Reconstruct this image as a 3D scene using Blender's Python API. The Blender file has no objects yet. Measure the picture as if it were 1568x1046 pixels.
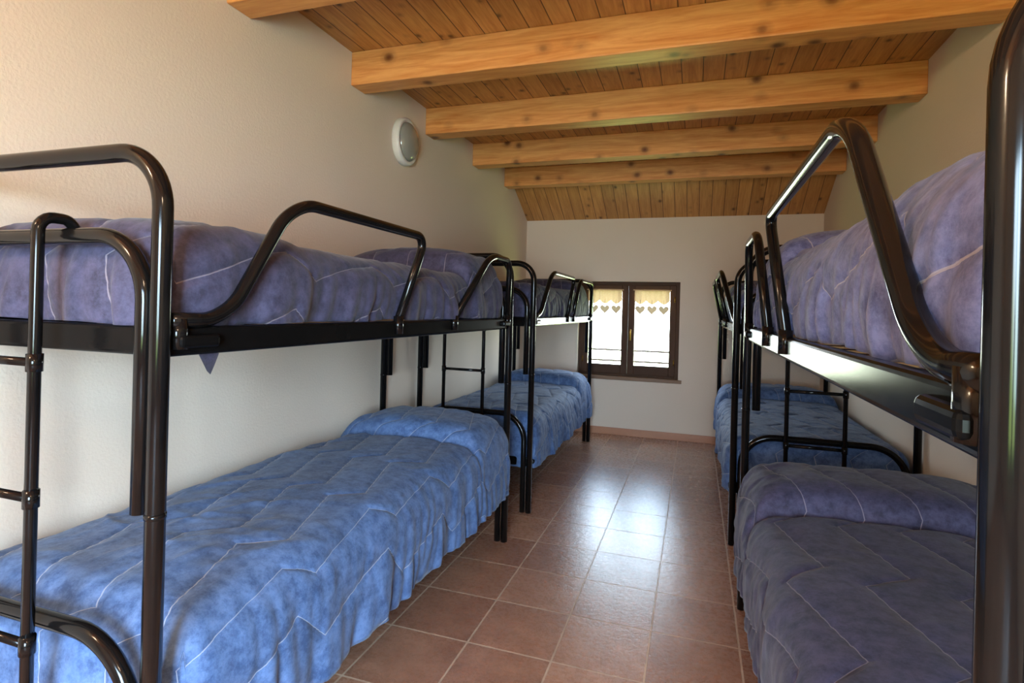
import bpy, bmesh, math, random
from mathutils import Vector, Matrix, noise
random.seed(3)
scn = bpy.context.scene
scn.view_settings.view_transform = 'Standard'

# ------------------------------------------------------------------ helpers
def new_mat(name):
    m = bpy.data.materials.new(name); m.use_nodes = True
    nt = m.node_tree
    b = nt.nodes['Principled BSDF']
    return m, nt, b
def N(nt, typ, **kw):
    n = nt.nodes.new(typ)
    for k, v in kw.items():
        setattr(n, k, v)
    return n
def math_n(nt, op, a, b=None, c=None, clamp=False):
    n = nt.nodes.new('ShaderNodeMath'); n.operation = op; n.use_clamp = clamp
    for i, x in enumerate((a, b, c)):
        if x is None: continue
        if isinstance(x, (int, float)): n.inputs[i].default_value = x
        else: nt.links.new(x, n.inputs[i])
    return n.outputs[0]
def mixc(nt, fac, a, b, blend='MIX'):
    n = nt.nodes.new('ShaderNodeMix'); n.data_type = 'RGBA'; n.blend_type = blend
    for s, x in ((n.inputs[0], fac), (n.inputs[6], a), (n.inputs[7], b)):
        if isinstance(x, (int, float)): s.default_value = x
        elif isinstance(x, tuple): s.default_value = (x + (1,))[:4]
        else: nt.links.new(x, s)
    return n.outputs[2]
def srgb(r, g, b):
    f = lambda c: (c/255/12.92) if c/255 <= .04045 else ((c/255+.055)/1.055)**2.4
    return (f(r), f(g), f(b))
def ramp(nt, fac, stops):
    n = nt.nodes.new('ShaderNodeValToRGB')
    cr = n.color_ramp
    while len(cr.elements) < len(stops): cr.elements.new(.5)
    for e, (p, c) in zip(cr.elements, stops):
        e.position = p; e.color = (c + (1,))[:4]
    nt.links.new(fac, n.inputs[0])
    return n.outputs[0]
def noise_n(nt, vec, scale, detail=4, rough=.5, dist=0):
    n = nt.nodes.new('ShaderNodeTexNoise')
    n.inputs['Scale'].default_value = scale; n.inputs['Detail'].default_value = detail
    n.inputs['Roughness'].default_value = rough; n.inputs['Distortion'].default_value = dist
    if vec is not None: nt.links.new(vec, n.inputs['Vector'])
    return n.outputs[0]
def mapping(nt, vec, scale=(1, 1, 1), loc=(0, 0, 0)):
    n = nt.nodes.new('ShaderNodeMapping')
    n.inputs['Scale'].default_value = scale; n.inputs['Location'].default_value = loc
    nt.links.new(vec, n.inputs['Vector'])
    return n.outputs[0]
def bump(nt, b, h, strength=.3, dist=.01):
    n = nt.nodes.new('ShaderNodeBump'); n.inputs['Strength'].default_value = strength
    n.inputs['Distance'].default_value = dist
    nt.links.new(h, n.inputs['Height']); nt.links.new(n.outputs[0], b.inputs['Normal'])
    return n.outputs[0]
def objc(nt):
    return nt.nodes.new('ShaderNodeTexCoord').outputs['Object']

# ------------------------------------------------------------------ materials
def mat_plaster(name, col):
    m, nt, b = new_mat(name); o = objc(nt)
    n1 = noise_n(nt, o, 1.3, 3)
    c = mixc(nt, n1, tuple(x*.93 for x in col), col)
    nt.links.new(c, b.inputs['Base Color'])
    b.inputs['Roughness'].default_value = .9
    h = noise_n(nt, o, 95, 4, .6)
    bump(nt, b, h, .35, .004)
    return m
M_wall = mat_plaster('plaster_cream', srgb(230, 213, 194))

def mat_floor():
    m, nt, b = new_mat('terracotta_tiles'); o = objc(nt)
    br = N(nt, 'ShaderNodeTexBrick', offset=0.0, squash=1.0)
    br.inputs['Scale'].default_value = 1
    br.inputs['Brick Width'].default_value = .334; br.inputs['Row Height'].default_value = .334
    br.inputs['Mortar Size'].default_value = .0040; br.inputs['Mortar Smooth'].default_value = .1
    br.inputs['Bias'].default_value = 0
    br.inputs['Color1'].default_value = srgb(196, 146, 116) + (1,)
    br.inputs['Color2'].default_value = srgb(160, 112, 88) + (1,)
    br.inputs['Mortar'].default_value = srgb(214, 180, 150) + (1,)
    mp = mapping(nt, o, loc=(.142 + .334*20, -2.34 + .334*20, 0))
    nt.links.new(mp, br.inputs['Vector'])
    n1 = noise_n(nt, o, 9, 6, .65)
    c = mixc(nt, .65, br.outputs['Color'], ramp(nt, n1, [(.3, (.58, .50, .46)), (.7, (1.0, 1.0, 1.0))]), 'MULTIPLY')
    nt.links.new(c, b.inputs['Base Color'])
    n2 = noise_n(nt, o, 42, 6, .72)
    r = math_n(nt, 'MULTIPLY_ADD', n2, .36, .10)
    r = math_n(nt, 'MULTIPLY_ADD', br.outputs['Fac'], .4, r)
    nt.links.new(r, b.inputs['Roughness'])
    b.inputs['Specular IOR Level'].default_value = .55
    h = math_n(nt, 'MULTIPLY_ADD', br.outputs['Fac'], -1.2, math_n(nt, 'MULTIPLY', n2, .5))
    nrm = bump(nt, b, h, .6, .004)
    b.inputs['Coat Weight'].default_value = .45; b.inputs['Coat Roughness'].default_value = .14
    nt.links.new(nrm, b.inputs['Coat Normal'])
    return m
M_floor = mat_floor()

def wood_core(nt, vec_grain, vec_knot, knot_scale, light, dark, knotc, thr=.13):
    g = noise_n(nt, vec_grain, 1.0, 8, .62, 1.2)
    g2 = noise_n(nt, vec_grain, 4.0, 5, .6, .3)
    gg = math_n(nt, 'ADD', math_n(nt, 'MULTIPLY', g, .65), math_n(nt, 'MULTIPLY', g2, .35))
    c = ramp(nt, gg, [(.36, dark), (.60, light)])
    v = N(nt, 'ShaderNodeTexVoronoi'); v.inputs['Scale'].default_value = knot_scale
    v.inputs['Randomness'].default_value = 1
    nt.links.new(vec_knot, v.inputs['Vector'])
    kn = math_n(nt, 'ADD', v.outputs['Distance'], math_n(nt, 'MULTIPLY', math_n(nt, 'SUBTRACT', noise_n(nt, vec_knot, 16, 3), .5), .08))
    kf = ramp(nt, kn, [(thr*.35, (.9, .9, .9)), (thr*.8, (.6, .6, .6)), (thr*1.1, (.25, .25, .25)), (thr*1.9, (0, 0, 0))])
    return mixc(nt, kf, c, knotc), gg

def mat_beam():
    m, nt, b = new_mat('pine_beam'); o = objc(nt)
    c, g = wood_core(nt, mapping(nt, o, (1.6, 16, 22)), mapping(nt, o, (1, 1, 1.2)), 5.6,
                     srgb(232, 166, 98), srgb(202, 124, 58), srgb(88, 36, 12), .17)
    nt.links.new(c, b.inputs['Base Color']); b.inputs['Roughness'].default_value = .42
    bump(nt, b, g, .12, .004)
    return m
def mat_planks():
    m, nt, b = new_mat('pine_boards'); o = objc(nt)
    sx = N(nt, 'ShaderNodeSeparateXYZ'); nt.links.new(o, sx.inputs[0])
    s = math_n(nt, 'DIVIDE', math_n(nt, 'ADD', sx.outputs[0], 10), .115)
    fl = math_n(nt, 'FLOOR', s)
    wn = N(nt, 'ShaderNodeTexWhiteNoise', noise_dimensions='1D'); nt.links.new(fl, wn.inputs['W'])
    off = math_n(nt, 'MULTIPLY', wn.outputs['Value'], 13)
    cb = N(nt, 'ShaderNodeCombineXYZ')
    nt.links.new(sx.outputs[0], cb.inputs[0]); nt.links.new(math_n(nt, 'ADD', sx.outputs[1], off), cb.inputs[1])
    c, g = wood_core(nt, mapping(nt, cb.outputs[0], (26, 1.8, 1)), mapping(nt, cb.outputs[0], (1.2, 1, 1)), 7.5,
                     srgb(222, 162, 94), srgb(188, 124, 62), srgb(84, 42, 18), .14)
    c = mixc(nt, 1.0, c, ramp(nt, wn.outputs['Value'], [(0, (.74, .72, .70)), (1, (1, 1, 1))]), 'MULTIPLY')
    edge = math_n(nt, 'PINGPONG', s, .5)
    seam = math_n(nt, 'LESS_THAN', edge, .022)
    c = mixc(nt, seam, c, srgb(84, 48, 18))
    nt.links.new(c, b.inputs['Base Color']); b.inputs['Roughness'].default_value = .40
    h = math_n(nt, 'MULTIPLY', math_n(nt, 'SMOOTH_MIN', edge, .06, .03), 10)
    bump(nt, b, h, .5, .004)
    return m
M_beam = mat_beam(); M_plank = mat_planks()

def mat_metal(name='black_enamel_tube', r0=.10, spec=.27, ior=1.5):
    m, nt, b = new_mat(name); o = objc(nt)
    n1 = noise_n(nt, o, 30, 3)
    nt.links.new(mixc(nt, n1, (.003, .003, .003), (.007, .006, .006)), b.inputs['Base Color'])
    nt.links.new(math_n(nt, 'MULTIPLY_ADD', n1, .06, r0), b.inputs['Roughness'])
    b.inputs['Specular IOR Level'].default_value = spec
    b.inputs['IOR'].default_value = ior
    return m
M_metal = mat_metal()
M_railm = mat_metal('black_enamel_channel', .14, .5, 1.14)

# quilting stitch function shared by shader (stitch line) and mesh (puffed seams)
QS, QP = .18, .43
def mat_quilt(name, c1, c2, stitch):
    m, nt, b = new_mat(name)
    tc = nt.nodes.new('ShaderNodeTexCoord'); o = tc.outputs['Object']
    sx = N(nt, 'ShaderNodeSeparateXYZ'); nt.links.new(tc.outputs['UV'], sx.inputs[0])
    u, v = sx.outputs[0], sx.outputs[1]
    wob = math_n(nt, 'MULTIPLY', math_n(nt, 'SINE', math_n(nt, 'ADD', math_n(nt, 'MULTIPLY', v, 4.1), math_n(nt, 'MULTIPLY', u, 5.3))), .02)
    vv = math_n(nt, 'FRACT', math_n(nt, 'DIVIDE', v, QP))
    up = math_n(nt, 'MULTIPLY', vv, .13)
    dn = math_n(nt, 'MULTIPLY', math_n(nt, 'SUBTRACT', 1.0, vv), .50)
    tri = math_n(nt, 'MINIMUM', up, dn)
    s = math_n(nt, 'DIVIDE', math_n(nt, 'ADD', math_n(nt, 'ADD', u, tri), wob), QS)
    d = math_n(nt, 'PINGPONG', s, .5)
    line = math_n(nt, 'LESS_THAN', d, .0095)
    n1 = noise_n(nt, o, 22, 7, .78); n2 = noise_n(nt, o, 5, 3)
    f = math_n(nt, 'ADD', math_n(nt, 'MULTIPLY', n1, .88), math_n(nt, 'MULTIPLY', n2, .12))
    c = ramp(nt, f, [(.38, c1), (.60, c2)])
    c = mixc(nt, math_n(nt, 'MULTIPLY', line, .62), c, stitch)
    nt.links.new(c, b.inputs['Base Color'])
    b.inputs['Roughness'].default_value = .8
    b.inputs['Sheen Weight'].default_value = .12; b.inputs['Sheen Roughness'].default_value = .4
    puff = math_n(nt, 'SQRT', math_n(nt, 'MINIMUM', d, .10))
    pk = noise_n(nt, o, 34, 2, .5, .3)
    near = math_n(nt, 'SUBTRACT', 1.0, math_n(nt, 'MINIMUM', math_n(nt, 'MULTIPLY', d, 5), 1.0))
    h = math_n(nt, 'ADD', math_n(nt, 'MULTIPLY', puff, 2.2), math_n(nt, 'MULTIPLY', n1, .2))
    h = math_n(nt, 'ADD', h, math_n(nt, 'MULTIPLY', math_n(nt, 'MULTIPLY', pk, near), .5))
    h = math_n(nt, 'ADD', h, math_n(nt, 'MULTIPLY', noise_n(nt, o, 7, 2, .5, .5), .5))
    bump(nt, b, h, .45, .012)
    return m
def seam_d(u, v):
    wob = .02*math.sin(v*4.1+u*5.3)
    vv = (v/QP) % 1.0
    s = (u+min(vv*.13, (1-vv)*.5)+wob)/QS
    fr = s % 1.0
    return min(fr, 1-fr)
M_blue = mat_quilt('quilt_lit_blue', srgb(48, 74, 116), srgb(90, 118, 164), srgb(165, 174, 190))  # bright cool light is mixed into this blue of the shared fabric
M_lav = mat_quilt('quilt_lit_lavender', srgb(64, 73, 116), srgb(113, 122, 170), srgb(178, 176, 186))  # same fabric, colour tinted for the lit right upper bunks
M_shade = mat_quilt('quilt_shade_tone', srgb(38, 39, 62), srgb(70, 69, 98), srgb(138, 132, 146))  # same fabric, with the shade of the bunks put into a darker colour

def simple(name, col, rough=.5, **kw):
    m, nt, b = new_mat(name); o = objc(nt)
    n1 = noise_n(nt, o, 20, 3)
    nt.links.new(mixc(nt, n1, tuple(x*.85 for x in col), col), b.inputs['Base Color'])
    b.inputs['Roughness'].default_value = rough
    for k, v in kw.items(): b.inputs[k].default_value = v
    return m
M_frame = simple('dark_brown_wood', srgb(78, 50, 30), .6, **{'Specular IOR Level': .25})
M_sill = simple('sill_wood', srgb(130, 92, 60), .5)
M_base = simple('terracotta_skirting', srgb(190, 132, 98), .4)
M_white = simple('white_plastic', srgb(228, 224, 214), .35)
M_lampglass = simple('opal_glass', srgb(150, 148, 138), .12, **{'Coat Weight': .5})
M_brass = simple('brass', srgb(150, 112, 50), .35, Metallic=1.0)
M_slat = simple('beech_slat', srgb(150, 110, 70), .6)
M_rail = simple('painted_rail', srgb(150, 140, 125), .5)
def mat_curtain(name, ca, cb_, tr):
    m, nt, b = new_mat(name)
    o = objc(nt)
    n1 = noise_n(nt, o, 120, 2)
    c = mixc(nt, n1, ca, cb_)
    d = N(nt, 'ShaderNodeBsdfDiffuse'); t = N(nt, 'ShaderNodeBsdfTranslucent'); mx = N(nt, 'ShaderNodeMixShader')
    nt.links.new(c, d.inputs[0]); nt.links.new(c, t.inputs[0]); mx.inputs[0].default_value = tr
    nt.links.new(d.outputs[0], mx.inputs[1]); nt.links.new(t.outputs[0], mx.inputs[2])
    nt.links.new(mx.outputs[0], nt.nodes['Material Output'].inputs[0])
    return m
M_curt = mat_curtain('lace_cloth', srgb(222, 178, 134), srgb(242, 214, 180), .09)
M_heart = mat_curtain('heart_felt', srgb(196, 164, 136), srgb(214, 190, 162), .05)

# ------------------------------------------------------------------ mesh utils
def finish(bm, name, mat, parent=None, off=(0, 0, 0), smooth=False, bevel=0, uv=None):
    bmesh.ops.recalc_face_normals(bm, faces=bm.faces)
    me = bpy.data.meshes.new(name)
    bmesh.ops.translate(bm, verts=bm.verts, vec=-Vector(off))
    bm.to_mesh(me); bm.free()
    if smooth:
        for p in me.polygons: p.use_smooth = True
    ob = bpy.data.objects.new(name, me)
    for mm in (mat if isinstance(mat, list) else [mat]): me.materials.append(mm)
    scn.collection.objects.link(ob)
    if parent: ob.parent = parent
    else: ob.location = off
    if bevel:
        md = ob.modifiers.new('bevel', 'BEVEL'); md.width = bevel; md.segments = 3; md.limit_method = 'ANGLE'
    return ob
def box(bm, x0, x1, y0, y1, z0, z1, mi=0):
    vs = [bm.verts.new((x, y, z)) for x in (x0, x1) for y in (y0, y1) for z in (z0, z1)]
    for f in ((0, 1, 3, 2), (4, 6, 7, 5), (0, 4, 5, 1), (2, 3, 7, 6), (0, 2, 6, 4), (1, 5, 7, 3)):
        fc = bm.faces.new([vs[i] for i in f]); fc.material_index = mi
def fillet(pts, rad, n=9):
    pts = [Vector(p) for p in pts]; out = [pts[0]]
    for i in range(1, len(pts)-1):
        a, b, c = pts[i-1], pts[i], pts[i+1]
        r = rad[i-1] if isinstance(rad, (list, tuple)) else rad
        r = min(r, (a-b).length*.49 if i > 1 else (a-b).length*.95, (c-b).length*.49 if i < len(pts)-2 else (c-b).length*.95)
        p0 = b+(a-b).normalized()*r; p3 = b+(c-b).normalized()*r
        k = .5523
        p1 = p0.lerp(b, k); p2 = p3.lerp(b, k)
        for j in range(n+1):
            t = j/n
            out.append(p0*(1-t)**3+p1*3*t*(1-t)**2+p2*3*t*t*(1-t)+p3*t**3)
    out.append(pts[-1]); return out
def sweep(bm, pts, r, seg=16, mi=0):
    pts = [Vector(p) for p in pts]
    q = [pts[0]]
    for p in pts[1:]:
        if (p-q[-1]).length > 1e-5: q.append(p)
    pts = q
    t0 = (pts[1]-pts[0]).normalized()
    up = Vector((0, 0, 1)) if abs(t0.z) < .9 else Vector((1, 0, 0))
    nrm = t0.cross(up).normalized(); rings = []
    for i, p in enumerate(pts):
        if i == 0: t = t0
        elif i == len(pts)-1: t = (pts[-1]-pts[-2]).normalized()
        else: t = ((pts[i+1]-p).normalized()+(p-pts[i-1]).normalized()).normalized()
        nrm = (nrm-t*nrm.dot(t)).normalized(); bn = t.cross(nrm)
        rings.append([bm.verts.new(p+(nrm*math.cos(2*math.pi*k/seg)+bn*math.sin(2*math.pi*k/seg))*r) for k in range(seg)])
    for a, b in zip(rings, rings[1:]):
        for k in range(seg):
            f = bm.faces.new((a[k], a[(k+1) % seg], b[(k+1) % seg], b[k])); f.material_index = mi
    bm.faces.new(rings[0][::-1]); bm.faces.new(rings[-1])

# ------------------------------------------------------------------ room
XL, XR, YB, YR = -1.8, 1.125, 5.9, -1.3
ZC, YS, ZE = 2.66, 5.18, 2.27
T = .2
def boxobj(name, mat, *boxes, bevel=0):
    bm = bmesh.new()
    for b in boxes: box(bm, *b)
    return finish(bm, name, mat, bevel=bevel)
boxobj('floor', M_floor, (XL-T, XR+T, YR-T, YB+T, -.1, 0))
boxobj('wall_left', M_wall, (XL-T, XL, YR-T, YB+T, 0, 2.8))
boxobj('wall_right', M_wall, (XR, XR+T, YR-T, YB+T, 0, 2.8))
WX0, WX1, WZ0, WZ1 = -1.20, -.157, .60, 1.61
boxobj('wall_back', M_wall, (XL, WX0, YB, YB+T, 0, 2.3), (WX1, XR, YB, YB+T, 0, 2.3),
       (WX0, WX1, YB, YB+T, 0, WZ0), (WX0, WX1, YB, YB+T, WZ1, 2.3))
RX0, RX1, RZ0, RZ1 = -.45, .55, .25, 1.85
boxobj('wall_front', M_wall, (XL, RX0, YR-T, YR, 0, 2.8), (RX1, XR, YR-T, YR, 0, 2.8),
       (RX0, RX1, YR-T, YR, 0, RZ0), (RX0, RX1, YR-T, YR, RZ1, 2.8))
bm = bmesh.new()
prof = [(YR-T, ZC), (YS, ZC), (YB, ZE), (YB+T+.15, ZE-.35*(ZC-ZE)/(YB-YS)), (YB+T+.15, ZE-.35*(ZC-ZE)/(YB-YS)+.1), (YS+.03, ZC+.1), (YR-T, ZC+.1)]
v0 = [bm.verts.new((XL-T, y, z)) for y, z in prof]; v1 = [bm.verts.new((XR+T, y, z)) for y, z in prof]
bm.faces.new(v0); bm.faces.new(v1[::-1])
for i in range(len(prof)):
    j = (i+1) % len(prof); bm.faces.new((v0[i], v0[j], v1[j], v1[i]))
finish(bm, 'ceiling', M_plank)
for i, y in enumerate((-.80, .05, .89, 1.73, 2.57, 3.44, 4.29, 5.10)):
    bm = bmesh.new(); box(bm, XL, XR, y, y+.13, 2.48, 2.66)
    finish(bm, 'ceiling_beam', M_beam, off=(-7.3*i, y-.41*i, 2.57+.37*i), bevel=.006)
boxobj('baseboard_left', M_base, (XL, XL+.012, YR, YB, 0, .075), bevel=.003)
boxobj('baseboard_right', M_base, (XR-.012, XR, YR, YB, 0, .075), bevel=.003)
boxobj('baseboard_back', M_base, (XL+.012, XR-.012, YB-.012, YB, 0, .075), bevel=.003)
boxobj('baseboard_front', M_base, (XL+.012, XR-.012, YR, YR+.012, 0, .075), bevel=.003)

# ------------------------------------------------------------------ windows
def window(name, x0, x1, z0, z1, y, d):
    e = bpy.data.objects.new(name, None); scn.collection.objects.link(e)
    e.location = ((x0+x1)/2, y, (z0+z1)/2)
    off = e.location
    bm = bmesh.new()
    f = .045; y0, y1 = sorted((y, y+d*.06))
    box(bm, x0, x0+f, y0, y1, z0, z1); box(bm, x1-f, x1, y0, y1, z0, z1)
    box(bm, x0+f, x1-f, y0, y1, z1-f, z1); box(bm, x0+f, x1-f, y0, y1, z0, z0+f)
    finish(bm, 'fixed_frame', M_frame, e, off, bevel=.004)
    bm = bmesh.new(); xm = (x0+x1)/2; s = .065
    y0, y1 = sorted((y-d*.015, y+d*.04))
    for a, b in ((x0+f-.01, xm-.002), (xm+.002, x1-f+.01)):
        za, zb = z0+f-.01, z1-f+.01
        box(bm, a, a+s, y0, y1, za, zb); box(bm, b-s, b, y0, y1, za, zb)
        box(bm, a+s, b-s, y0, y1, zb-s, zb); box(bm, a+s, b-s, y0, y1, za, za+s+.03)
    finish(bm, 'casement_sashes', M_frame, e, off, bevel=.005)
    bm = bmesh.new(); yy = y-d*.03
    sweep(bm, fillet([(xm+.03, y-d*.015, (z0+z1)/2), (xm+.03, yy-d*.02, (z0+z1)/2), (xm+.03, yy-d*.02, (z0+z1)/2-.11)], .015), .008, 10)
    finish(bm, 'handle', M_brass, e, off, smooth=True)
    bm = bmesh.new()
    for xx in (x0+f+.005, x1-f-.005):
        for zz in (z0+.18, z1-.18):
            sweep(bm, [(xx, yy+d*.008, zz-.03), (xx, yy+d*.008, zz+.03)], .007, 10)
    finish(bm, 'hinges', M_brass, e, off, smooth=True)
    return e, off
window('window_1', WX0, WX1, WZ0, WZ1, YB+.07, 1)
window('added_rear_window', RX0, RX1, RZ0, RZ1, YR-.07, -1)  # unseen window, added behind the camera to frame the cool light
boxobj('trim_1', M_sill, (WX0, WX1, YB, YB+.07, WZ0, WZ0+.012), (WX0+.02, WX1+.035, YB-.03, YB, WZ0-.022, WZ0+.012), bevel=.004)

def curtain(x0, x1, ztop, h, y, nh):
    bm = bmesh.new(); nx = 60; nz = 8; ns = nh
    g = []
    for i in range(nx+1):
        u = i/nx; x = x0+(x1-x0)*u
        hb = h*(.76+.24*abs(math.sin(math.pi*ns*u)))
        g.append([bm.verts.new((x, y+.006*math.sin(u*38)*(.4+j/nz), ztop-hb*j/nz)) for j in range(nz+1)])
    for i in range(nx):
        for j in range(nz): bm.faces.new((g[i][j], g[i+1][j], g[i+1][j+1], g[i][j+1]))
    for k in range(nh):
        cx = x0+(x1-x0)*(k+.5)/nh; cz = ztop-h-.055; sc = .0034
        pts = []
        for a in range(24):
            t = 2*math.pi*a/24
            pts.append(bm.verts.new((cx+sc*16*math.sin(t)**3*.95, y-.012, cz+sc*(13*math.cos(t)-5*math.cos(2*t)-2*math.cos(3*t)-math.cos(4*t)))))
        bm.faces.new(pts).material_index = 1
        sweep(bm, [(cx, y-.012, cz+.02), (cx, y-.01, ztop-h*.7)], .0022, 6, 1)
    sweep(bm, [(x0-.015, y, ztop), (x1+.015, y, ztop)], .006, 8)
    return finish(bm, 'heart_valance_curtain', [M_curt, M_heart], smooth=True)
xm = (WX0+WX1)/2
curtain(WX0+.10, xm-.065, WZ1-.085, .15, YB+.04, 3)
curtain(xm+.065, WX1-.10, WZ1-.085, .15, YB+.04, 3)
bm = bmesh.new()
for z in (.755, .87):
    box(bm, WX0, WX1, YB+.155, YB+.175, z, z+.018)
finish(bm, 'balcony_railing_bars', M_rail)  # stands in for the balcony railing outside, moved into the opening

# ------------------------------------------------------------------ wall lamp
def wall_lamp(loc):
    e = bpy.data.objects.new('bulkhead_wall_lamp', None); scn.collection.objects.link(e); e.location = loc
    def lathe(prof, name, mat):
        bm = bmesh.new(); n = 40; rings = []
        for d, r in prof:
            rings.append([bm.verts.new((d, r*.135*math.cos(2*math.pi*k/n), r*.150*math.sin(2*math.pi*k/n))) for k in range(n)])
        for a, b in zip(rings, rings[1:]):
            for k in range(n): bm.faces.new((a[k], a[(k+1) % n], b[(k+1) % n], b[k]))
        bm.faces.new(rings[0]); bm.faces.new(rings[-1][::-1])
        finish(bm, name, mat, e, (0, 0, 0), smooth=True)
    lathe([(0.001, .97), (.01, 1), (.035, 1), (.046, .97), (.05, .92), (.05, .84), (.04, .8)], 'base_ring', M_white)
    lathe([(.04, .82)]+[(.04+.055*math.sin(a*math.pi/2/10), .82*math.cos(a*math.pi/2/10)) for a in range(1, 10)]+[(.095, .02)], 'glass_dome', M_lampglass)
    return e
wall_lamp((XL, 3.13, 2.335))

# ------------------------------------------------------------------ bunk beds
TR = .0185
def bunk(xf, xb, yn, yf, guard1, guard2, gz, lad, lean=.02, tr=TR):
    d = 1 if xb > xf else -1
    e = bpy.data.objects.new('bunk_bed', None); scn.collection.objects.link(e)
    e.location = ((xf+xb)/2, (yn+yf)/2, 0); off = e.location.copy()
    of = .040
    bm = bmesh.new()
    for y in (yn, yf):
        sweep(bm, fillet([(xf, y, 0), (xf, y, 1.59), (xb, y, 1.59), (xb, y, 0)], .115, 12), tr, 20)
        for x in (xf, xb):
            sweep(bm, [(x, y, .875), (x, y, .885)], tr+.0012, 20)
    finish(bm, 'outer_hoop_posts', M_metal, e, off, smooth=True)
    bm = bmesh.new()
    for y in (yn, yf):
        sweep(bm, fillet([(xf+d*of, y, .88), (xf+d*of, y, 1.425), (xb-d*of, y, 1.425), (xb-d*of, y, .88)], .13, 12), TR*.95, 18)
        sweep(bm, fillet([(xf+d*of, y, .0), (xf+d*of, y, .62), (xb-d*of, y, .62), (xb-d*of, y, .0)], .17, 12), TR*.95, 18)
    finish(bm, 'inner_end_hoops', M_metal, e, off, smooth=True)
    bm = bmesh.new()
    for z0, z1 in ((1.185, 1.245), (.285, .345)):
        for x in (xf, xb):
            a, b = sorted((x+d*.012*(1 if x == xf else -1)-.014, x+d*.012*(1 if x == xf else -1)+.014))
            box(bm, a, b, yn+.012, yf-.012, z0, z1)
        a, b = sorted((xf+d*.02, xb-d*.02))
        box(bm, a, b, yn+.02, yn+.045, z0, z1); box(bm, a, b, yf-.045, yf-.02, z0, z1)
        for x in (xf, xb):
            for y0 in (yn+.03, yf-.13):
                box(bm, x-.02, x+.02, y0, y0+.1, z0+.016, z1-.016)
    finish(bm, 'bed_frames', M_railm, e, off, bevel=.009)
    bm = bmesh.new()
    a, b = sorted((xf+d*.03, xb-d*.03))
    for z in (1.215, .315):
        n = 13
        for i in range(n):
            y = yn+.1+(yf-yn-.26)*i/(n-1)
            box(bm, a, b, y, y+.06, z, z+.012)
    finish(bm, 'slats', M_slat, e, off)
    bm = bmesh.new()
    xo = xf-d*lean
    g = guard1; zb = 1.258
    sweep(bm, fillet([(xf, g[0], zb), (xf, g[1], zb), (xo, g[2], gz), (xo, g[3], gz), (xf, g[4], zb-.01)], [.07, .09, .07], 10), TR*.85, 16)
    g = guard2
    sweep(bm, fillet([(xf, g[0], zb-.01), (xo, g[1], gz), (xo, g[2], gz), (xf, g[3], zb-.01)], [.08, .06], 10), TR*.85, 16)
    for yy in (guard1[0]+.02, guard1[4], guard2[0], guard2[3]):
        sweep(bm, [(xf, yy, 1.2), (xf, yy, 1.262)], TR*.95, 14)
    finish(bm, 'guard_rails', M_metal, e, off, smooth=True)
    bm = bmesh.new()
    yl = yn-.045
    l0, l1 = lad
    for x in (l0, l1):
        sweep(bm, fillet([(x, yn+.028, 1.425), (x, yn+.020, 1.462), (x, yl, 1.462), (x, yl, .05)], [.02, .03], 6), .0115, 12)
        sweep(bm, [(x, yl, .0), (x, yl, .05)], .0145, 12)
        for z in (.30, .595, .89, 1.165):
            sweep(bm, [(x, yl, z-.018), (x, yl, z+.018)], .0145, 12)
    for z in (.30, .595, .89, 1.165):
        sweep(bm, [(l0, yl, z), (l1, yl, z)], .009, 12)
    finish(bm, 'ladder', M_metal, e, off, smooth=True)
    return e

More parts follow.
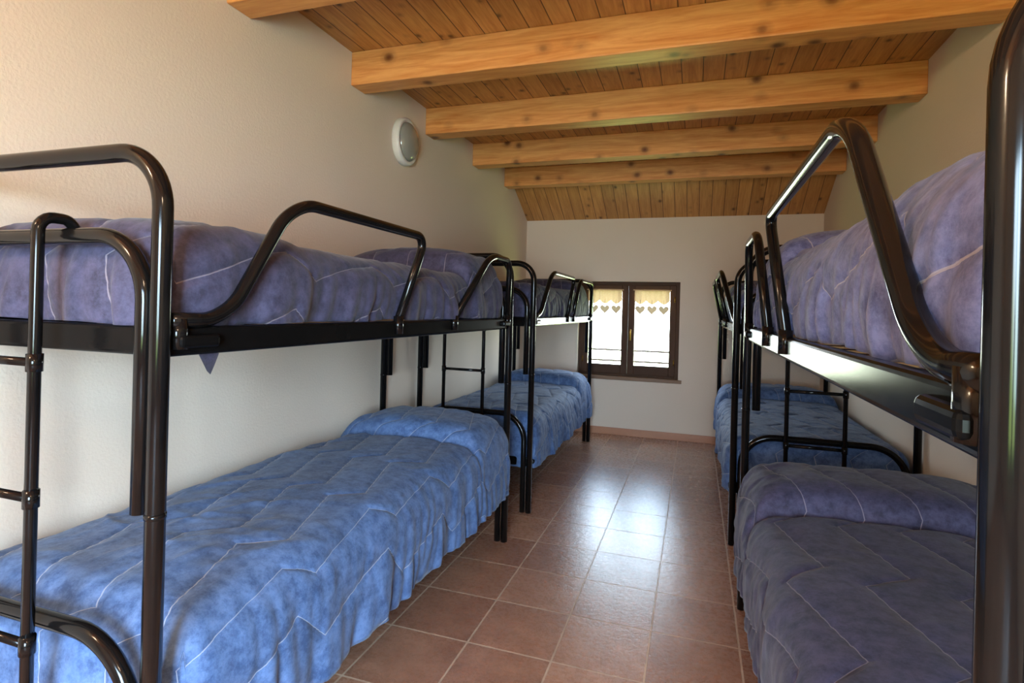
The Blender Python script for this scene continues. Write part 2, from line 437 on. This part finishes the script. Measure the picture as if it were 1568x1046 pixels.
def sstep(a, b, x):
    t = max(0, min(1, (x-a)/(b-a))); return t*t*(3-2*t)
def spread(x0, x1, y0, y1, z0, z1, mat, R=.075, pillow=.09, plen=.48, seed=0, wr=1.0, bulge=.012, nearbump=0, crown=.025, sag=0.0, tag=None, flare=0.0):
    nx, ny, nz = 80, 210, 28
    bm = bmesh.new(); V = {}; UV = {}
    xc = (x0+x1)/2; w = (x1-x0)/2
    wallside = -1 if xc < -.5 else 1
    def P(i, j, k):
        key = (i, j, k)
        if key in V: return V[key]
        x = x0+(x1-x0)*i/nx; y = y0+(y1-y0)*j/ny; z = z0+(z1-z0)*k/nz
        uu = x
        if i == 0: uu = x-(z1-z)
        if i == nx: uu = x+(z1-z)
        vv = y
        if j == 0: vv = y-(z1-z)
        if j == ny: vv = y+(z1-z)
        p = Vector((x, y, z))
        q = Vector((min(max(x, x0+R), x1-R), min(max(y, y0+R), y1-R), min(z, z1-R)))
        dv = p-q
        if dv.length > 1e-6 and (k > 0): p = q+dv.normalized()*min(R, dv.length if sum(abs(c) > 1e-6 for c in dv) == 1 else R)
        elif dv.length > 1e-6:
            dv.z = 0; p = q+dv.normalized()*R
        tz = max(0, (p.z-z0)/(z1-z0)); ux = (p.x-xc)/w
        nrm = dv.normalized() if dv.length > 1e-6 else Vector((0, 0, 1))
        vy = (p.y-y0)/(y1-y0)
        p.z += crown*(1-min(1, abs(ux))**2.5)*tz*tz
        p.z -= sag*math.sin(math.pi*vy)*tz*tz
        py = (p.y-(y1-plen))/plen
        wav = .05*noise.noise(Vector((p.x*3+seed, 0, 7)))
        pq = py+wav
        if pq > 0:
            b = math.sqrt(max(0, 1-(1-min(pq/.30, 1))**2))
            b *= 1-.45*sstep(.72, 1.0, pq)
            b *= 1-.35*min(1, abs(ux))**4
            p.z += pillow*b*tz**1.5
        p.z -= .014*math.exp(-(pq/.045)**2)*tz*tz
        if nearbump:
            p.z += nearbump*math.exp(-((p.y-y0-.28)/.2)**2)*tz*tz*(1-.3*abs(ux)**3)
        sm = 1-tz
        hor = Vector((nrm.x, nrm.y, 0))
        if hor.length > .3 and hor.x*wallside < .5:
            hor.normalize()
            al = p.y if abs(hor.x) > abs(hor.y) else p.x
            al2 = al + .25*(p.z-z0)*math.sin(seed+al*2)
            f = noise.noise(Vector((al2*9+seed, p.z*1.5, seed*1.7)))*.6 + (abs(noise.noise(Vector((al2*17+seed*3, p.z*2.0, seed))))-.25)*.7
            p += hor*(wr*.032*f*(.12+sm) + bulge*math.sin(math.pi*min(1, tz+.15)) + flare*sm)
            if k == 0: p.z += .010*noise.noise(Vector((al*5, seed, 0)))
        n3 = noise.noise(Vector((p.x*4+seed, p.y*3, p.z*4)))
        wp = noise.noise(Vector((p.x*2.3, p.y*2.3, seed)))
        rid = 1-abs(noise.noise(Vector((p.x*3.5+p.y*2+seed+wp, p.y*4.5-p.x*3+wp, p.z*4))))*2.6
        rid2 = 1-abs(noise.noise(Vector((p.x*8-p.y*5+wp*2, p.y*6+seed, p.z*7))))*2.4
        msk = .3+.7*sstep(-.1, .4, noise.noise(Vector((p.x*2+5, p.y*1.7+seed, p.z))))
        sd = seam_d(uu, vv)
        pf = math.sqrt(min(sd, .22)/.22)
        p += nrm*(.009*(pf-1))
        p += nrm*wr*(.008*n3+msk*(.007*max(0, rid)**3+.0035*max(0, rid2)**3))
        if tag and k <= 1 and i == nx and abs(y-tag) < .06:
            p.z = min(p.z, z0-(.115 if k == 0 else .055)*(1-abs(y-tag)/.06)); p.x -= .012
        p.x = max(XL+.006, min(XR-.006, p.x))
        v = bm.verts.new(p); V[key] = v; UV[v] = (uu, vv)
        return v
    def quad(a, b, c, d): bm.faces.new((a, b, c, d))
    for i in range(nx):
        for j in range(ny):
            quad(P(i, j, nz), P(i+1, j, nz), P(i+1, j+1, nz), P(i, j+1, nz))
    for i in range(nx):
        for k in range(nz):
            quad(P(i, 0, k), P(i+1, 0, k), P(i+1, 0, k+1), P(i, 0, k+1))
            quad(P(i, ny, k), P(i, ny, k+1), P(i+1, ny, k+1), P(i+1, ny, k))
    for j in range(ny):
        for k in range(nz):
            quad(P(0, j, k), P(0, j, k+1), P(0, j+1, k+1), P(0, j+1, k))
            quad(P(nx, j, k), P(nx, j+1, k), P(nx, j+1, k+1), P(nx, j, k+1))
    loop = [P(i, 0, 0) for i in range(nx)]+[P(nx, j, 0) for j in range(ny)]+[P(i, ny, 0) for i in range(nx, 0, -1)]+[P(0, j, 0) for j in range(ny, 0, -1)]
    bm.faces.new(loop[::-1])
    lay = bm.loops.layers.uv.new('UVMap')
    for f in bm.faces:
        for l in f.loops: l[lay].uv = UV[l.vert]
    return finish(bm, 'quilted_bedspread', mat, off=(xc, (y0+y1)/2, z0), smooth=True)

LF, LB = -.985, -1.775
RF, RB = .22, 1.10
bunk(LF, LB, .81, 2.94, (.83, .97, 1.15, 1.87, 1.72), (2.19, 2.56, 2.86, 2.90), 1.555, (-1.545, -1.265))
bunk(LF, LB, 3.41, 5.48, (3.43, 3.57, 3.80, 4.55, 4.40), (4.62, 4.80, 5.38, 5.44), 1.56, (-1.577, -1.30))
bunk(RF, RB, .505, 2.66, (.53, .66, .93, 1.87, 1.58), (1.95, 2.22, 2.58, 2.62), 1.60, (.48, .76), .012, tr=.0165)
bunk(RF, RB, 3.38, 5.52, (3.40, 3.54, 3.80, 4.55, 4.40), (4.62, 4.80, 5.40, 5.46), 1.57, (.48, .76), .07)

LW, RW = XL+.02, XR-.02
spread(LW, LF+.02, .86, 2.98, .275, .62, M_blue, seed=1, pillow=.075, wr=1.2, R=.10, crown=.03, flare=.02)
spread(LW, LF+.02, 3.46, 5.45, .275, .60, M_blue, seed=5, pillow=.085, wr=1.1, R=.09, flare=.015)
spread(RF-.03, RW, .56, 2.62, .275, .60, M_shade, seed=9, pillow=.085, wr=1.0, R=.09)
spread(RF-.03, RW, 3.43, 5.47, .275, .59, M_blue, seed=13, pillow=.085, R=.09)
spread(LW, LF-.02, .845, 2.90, 1.247, 1.455, M_shade, seed=21, pillow=.12, nearbump=.02, sag=.01, R=.085, wr=1.0, tag=.95)
spread(LW, LF-.02, 3.45, 5.44, 1.247, 1.46, M_shade, seed=25, pillow=.10, R=.08)
spread(RF+.035, RW, .545, 2.62, 1.247, 1.495, M_lav, seed=31, pillow=.10, R=.10, bulge=.02, nearbump=.015, wr=1.1)
spread(RF+.03, RW, 3.42, 5.48, 1.247, 1.46, M_lav, seed=35, pillow=.10, R=.08)

# ------------------------------------------------------------------ lights
wd = bpy.data.worlds.new('World'); scn.world = wd; wd.use_nodes = True
nt = wd.node_tree; bg = nt.nodes['Background']
tc = nt.nodes.new('ShaderNodeTexCoord'); sx = nt.nodes.new('ShaderNodeSeparateXYZ')
nt.links.new(tc.outputs['Generated'], sx.inputs[0])
c = ramp(nt, math_n(nt, 'MULTIPLY_ADD', sx.outputs[2], .5, .5), [(.36, (.36, .52, .15)), (.46, (.7, .8, .6)), (.50, (.80, .92, 1.0)), (.60, (.72, .88, 1.0)), (.75, (.24, .36, .52)), (1, (.15, .25, .4))])
nt.links.new(c, bg.inputs[0]); bg.inputs[1].default_value = 23

def area(name, loc, rot, sx_, sy_, power, col, portal=False):
    l = bpy.data.lights.new(name, 'AREA'); l.shape = 'RECTANGLE'; l.size = sx_; l.size_y = sy_
    l.energy = power; l.color = col
    if portal: l.cycles.is_portal = True
    o = bpy.data.objects.new(name, l); o.location = loc; o.rotation_euler = rot; scn.collection.objects.link(o); return o
area('daylight_portal', ((WX0+WX1)/2, YB+.14, (WZ0+WZ1)/2), (math.radians(-90), 0, 0), WX1-WX0, WZ1-WZ0, 1, (1, 1, 1), True)
ad = Vector((-.42, .80, -.40)).to_track_quat('-Z', 'Y').to_euler()
wl = area('added_daylight', ((RX0+RX1)/2, YR-.02, (RZ0+RZ1)/2+.1), ad, .8, 1.2, 88, (.54, .78, 1.0))  # added cool light behind the camera, aimed at the lower left bed
wl.data.spread = math.radians(112)
def warm_light(loc, p, col, r=.09):
    l = bpy.data.lights.new('unseen_warm_light', 'POINT'); l.energy = p; l.color = col; l.shadow_soft_size = r
    o = bpy.data.objects.new('unseen_warm_light', l); o.location = loc; scn.collection.objects.link(o)
warm_light((XL+.25, -.35, 2.2), 46, (1.0, .75, .50))
wall_lamp((XL, -.35, 2.2))
warm_light((.2, -.4, 2.05), 32, (1.0, .75, .50))  # added warm fill behind the camera, without any fixture

# ------------------------------------------------------------------ camera
cam = bpy.data.cameras.new('camera'); co = bpy.data.objects.new('camera', cam); scn.collection.objects.link(co)
th = math.radians(18.3); ro = math.radians(1.5)
F = Vector((-math.sin(th), math.cos(th), 0)); R = Vector((math.cos(th), math.sin(th), 0)); U = Vector((0, 0, 1))
cr = R*math.cos(ro)+U*math.sin(ro); cu = U*math.cos(ro)-R*math.sin(ro)
m = Matrix((cr, cu, -F)).transposed().to_4x4(); m.translation = Vector((0, 0, 1.3))
co.matrix_world = m
cam.sensor_width = 36; cam.lens = 36*852/1568
cam.shift_y = -51/1568
cam.clip_start = .02
scn.camera = co
